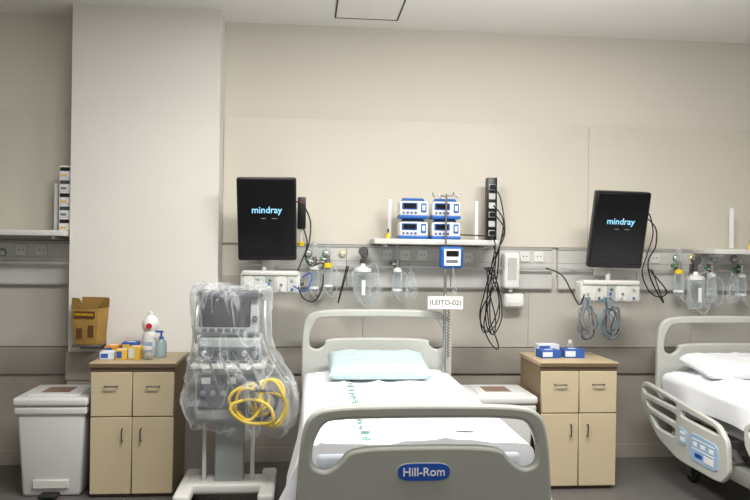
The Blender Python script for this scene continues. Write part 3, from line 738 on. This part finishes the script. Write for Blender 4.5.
# ------------------------------------------------------------ ventilator
vx,vy=-.41,4.35
o=thing('ventilator','grey ventilator on a wheeled stand wrapped in clear plastic','ventilator',(vx,vy,0))
part(o,'stand_column',B().box(vx-.085,vx+.075,vy-.05,vy+.07,.12,.50,.014,3),M['ventg'])
for a in (-.145,.125): part(o,'stand_post',B().box(vx+a-.012,vx+a+.012,vy-.03,vy+.0,.12,.50,.006,2),M['greyw'])
b=B().box(vx-.24,vx+.22,vy-.10,vy+.10,.07,.13,.018,3).box(vx-.28,vx-.19,vy-.28,vy+.24,.065,.125,.018,3).box(vx+.17,vx+.26,vy-.28,vy+.24,.065,.125,.018,3)
part(o,'stand_base',b,M['greyw'])
for sx in (-.235,.215):
    for sy in (-.22,.20):
        f=B(); wv=B(); caster(f,wv,vx+sx,vy+sy,.026)
        q=part(o,'caster',f,M['steel']); part(q,'wheel',wv,M['rubber'])
part(o,'lower_body',B().box(vx-.19,vx+.18,vy-.15,vy+.15,.49,.78,.02,3),M['ventg'])
part(o,'front_plate',B().box(vx-.17,vx+.16,vy-.157,vy-.149,.56,.75,.006,1),M['ventd'])
for i in range(4): part(o,'gauge',B().lathe([(.016,0),(.016,-.02),(.012,-.022)],(vx-.14+i*.055,vy-.157,.65),16,'Y'),M['gcable'])
for i in range(3): part(o,'label_plate',B().box(vx-.15+i*.07,vx-.10+i*.07,vy-.162,vy-.156,.70,.735,.002,1),M['dark' if i==1 else 'bedl'])
part(o,'humidifier_chamber',B().lathe([(.05,0),(.055,.01),(.05,.07),(.03,.09),(.015,.10)],(vx+.12,vy-.19,.62),22),M['clear'])
part(o,'shelf_tray',B().box(vx-.21,vx+.20,vy-.19,vy+.17,.785,.808,.006,2),M['bedl'])
part(o,'upper_body',B().box(vx-.18,vx+.17,vy-.12,vy+.13,.81,.955,.02,3),M['ventg'])
part(o,'control_strip',B().box(vx-.17,vx+.16,vy-.127,vy-.119,.825,.90,.005,1),M['ventd'])
for i in range(6): part(o,'outlet_port',B().lathe([(.016,0),(.016,-.02),(.012,-.024)],(vx-.14+i*.055,vy-.127,.865),16,'Y'),M[['alu','dark','gcable','dark','alu','gcable'][i]])
for i in range(4):
    xx=vx-.13+i*.075
    part(o,'circuit_hose',B().tube([(xx,vy-.15,.865),(xx+.02,vy-.18,.84),(xx+.05,vy-.19,.76),(xx+.07,vy-.19,.70),(xx+.08,vy-.16,.64)],.008,10,sm=8,corr=.2),M[['ventd','gcable','ventd','gcable'][i]])
R=Matrix.Translation((vx-.015,vy-.08,1.065))@Matrix.Rotation(math.radians(-16),4,'X')
part(o,'display_housing',B().box(-.175,.175,-.03,.03,-.105,.11,.018,3).xf(R),M['ventg'])
part(o,'display',B().box(-.155,.125,-.035,-.028,-.065,.095,.006,1).xf(R),M['dark'])
for i in range(6):
    part(o,'button',B().box(-.14+i*.042,-.11+i*.042,-.036,-.029,-.092,-.074,.002,1).xf(R),M['ventd'])
part(o,'control_knob',B().lathe([(.016,0),(.016,-.018),(.012,-.022)],(.150,-.03,-.02),18,'Y').xf(R),M['ventd'])
part(o,'rear_column',B().box(vx-.05,vx+.05,vy+.02,vy+.10,.955,1.175,.01,2),M['ventg'])
part(o,'top_tray',B().box(vx-.19,vx+.18,vy-.13,vy+.14,1.178,1.205,.006,1),M['ventd'])
for s_ in (-1,1):
    part(o,'handle_bar',B().tube([(vx+s_*.19,vy+.06,.90),(vx+s_*.195,vy-.08,.93),(vx+s_*.19,vy-.12,1.04),(vx+s_*.185,vy-.06,1.15)],.010,10,sm=4),M['alu'])
b=B(); rows=110; cols=190; G=[]
prof=[(1.225,.03,.03,0),(1.238,.12,.10,0),(1.230,.20,.15,0),(1.195,.220,.175,0),(1.08,.213,.19,0),(.95,.216,.195,.0),(.86,.228,.21,.01),(.78,.258,.24,.03),(.70,.290,.262,.05),(.60,.305,.268,.06),(.52,.290,.255,.06),(.44,.24,.22,.05)]
for j in range(rows+1):
    t=j/rows*(len(prof)-1); i=min(int(t),len(prof)-2); f=t-i
    z,rx,ry,ox=[prof[i][q_]*(1-f)+prof[i+1][q_]*f for q_ in range(4)]
    row=[]
    for k_ in range(cols):
        a=2*math.pi*k_/cols; c,s=math.cos(a),math.sin(a)
        px=rx*(abs(c)**.5)*(1 if c>0 else -1); py=ry*(abs(s)**.5)*(1 if s>0 else -1)
        q=Vector((px*9+z*1.2,py*9,z*1.5)); nn=1-2*abs(noise.noise(q+Vector((3,1,2)))); n3=1-2*abs(noise.noise(Vector((px*19+z*2,py*19+z*2,z*3.6))))
        d=.024*(nn-.5)+.015*(n3-.5)+.016*noise.noise(Vector((px*2.5,py*2.5,z*2)))
        d*= (1.05 if z>.85 else 1.6)
        fall=min(1,j/10)
        top=.055*noise.noise(Vector((px*11,py*11,1)))*(1 if z>1.17 else 0)
        low=(.055*noise.noise(Vector((px*7,py*7,4)))-.045*c) if z<.60 else 0
        row.append(b.bm.verts.new((vx+.003+ox+px*(1+d*3.1*fall),vy-.02+py*(1+d*2.8*fall),max(.38,z+top+low))))
    G.append(row)
for j in range(rows):
    for k_ in range(cols): b.bm.faces.new((G[j][k_],G[j][(k_+1)%cols],G[j+1][(k_+1)%cols],G[j+1][k_]))
b.bm.faces.new(G[0])
part(o,'plastic_cover',b,M['film'],'crumpled clear plastic wrap')
random.seed(21)
for i in range(8):
    col='yellow' if i not in (2,6) else 'rubber'
    cx=vx+.18+(-.06,.05,-.01,.06,-.04,.03,.0,-.07)[i]; cz=.60+(.02,-.03,.0,.01,-.04,.03,-.01,.0)[i]; yy=vy-.185-.013*(i%5)
    rx=(.11,.085,.10,.07,.12,.095,.07,.07)[i]; rz=(.09,.10,.075,.11,.06,.10,.09,.09)[i]; ph=random.uniform(0,6); rot=random.uniform(-.6,.7)
    N=int(14*(.9,1.2,1.,.75,1.1,.85,.9,1.0)[i]); pts=[]
    for q in range(N+1):
        a=ph+q/14*2*math.pi
        ex=rx*math.cos(a)*(1+.07*math.sin(3*a+i)); ez=rz*math.sin(a)*(1+.12*math.cos(2*a+i))
        pts.append((cx+ex*math.cos(rot)-ez*math.sin(rot),yy+.012*math.sin(a*2+i)+.004*q/14,cz+ex*math.sin(rot)+ez*math.cos(rot)))
    part(o,'breathing_hose',B().tube(pts,.0105 if col=='yellow' else .008,10,sm=7,corr=.22),M[col],('coiled yellow' if col=='yellow' else 'dark')+' corrugated hose')
# ------------------------------------------------------------ lights, world, camera
def area(name,loc,sx,sy,pw,col=(1,.975,.94),up=False):
    l=bpy.data.lights.new(name,'AREA'); l.shape='RECTANGLE'; l.size=sx; l.size_y=sy; l.energy=pw; l.color=col
    ob=bpy.data.objects.new(name,l); ob.location=loc; COL.objects.link(ob)
    if up: ob.rotation_euler=(math.pi,0,0)
    return ob
area('ceiling_lamp',(-.3,2.9,2.94),1.0,.4,62)
area('ceiling_lamp',(1.5,2.9,2.94),1.2,.4,76)
area('ceiling_lamp',(.5,.2,2.94),1.2,.6,24)
area('added_uplight_fill',(1.2,3.0,2.35),1.6,.5,42,up=True)  # added upward fill without a fixture, brightens ceiling and wall tops
w=bpy.data.worlds.new('world'); S.world=w; w.use_nodes=True
bg=w.node_tree.nodes['Background']; bg.inputs[0].default_value=(1,.975,.94,1); bg.inputs[1].default_value=.5
c=bpy.data.cameras.new('camera'); c.lens=36; c.sensor_width=36; c.clip_start=.05
co=bpy.data.objects.new('camera',c); COL.objects.link(co); S.camera=co
Rm=Matrix.Rotation(math.radians(-5.3),4,'Z')@Matrix.Rotation(math.pi/2,4,'X')@Matrix.Rotation(math.radians(.8),4,'Z')
co.matrix_world=Matrix.Translation((0,0,1.45))@Rm
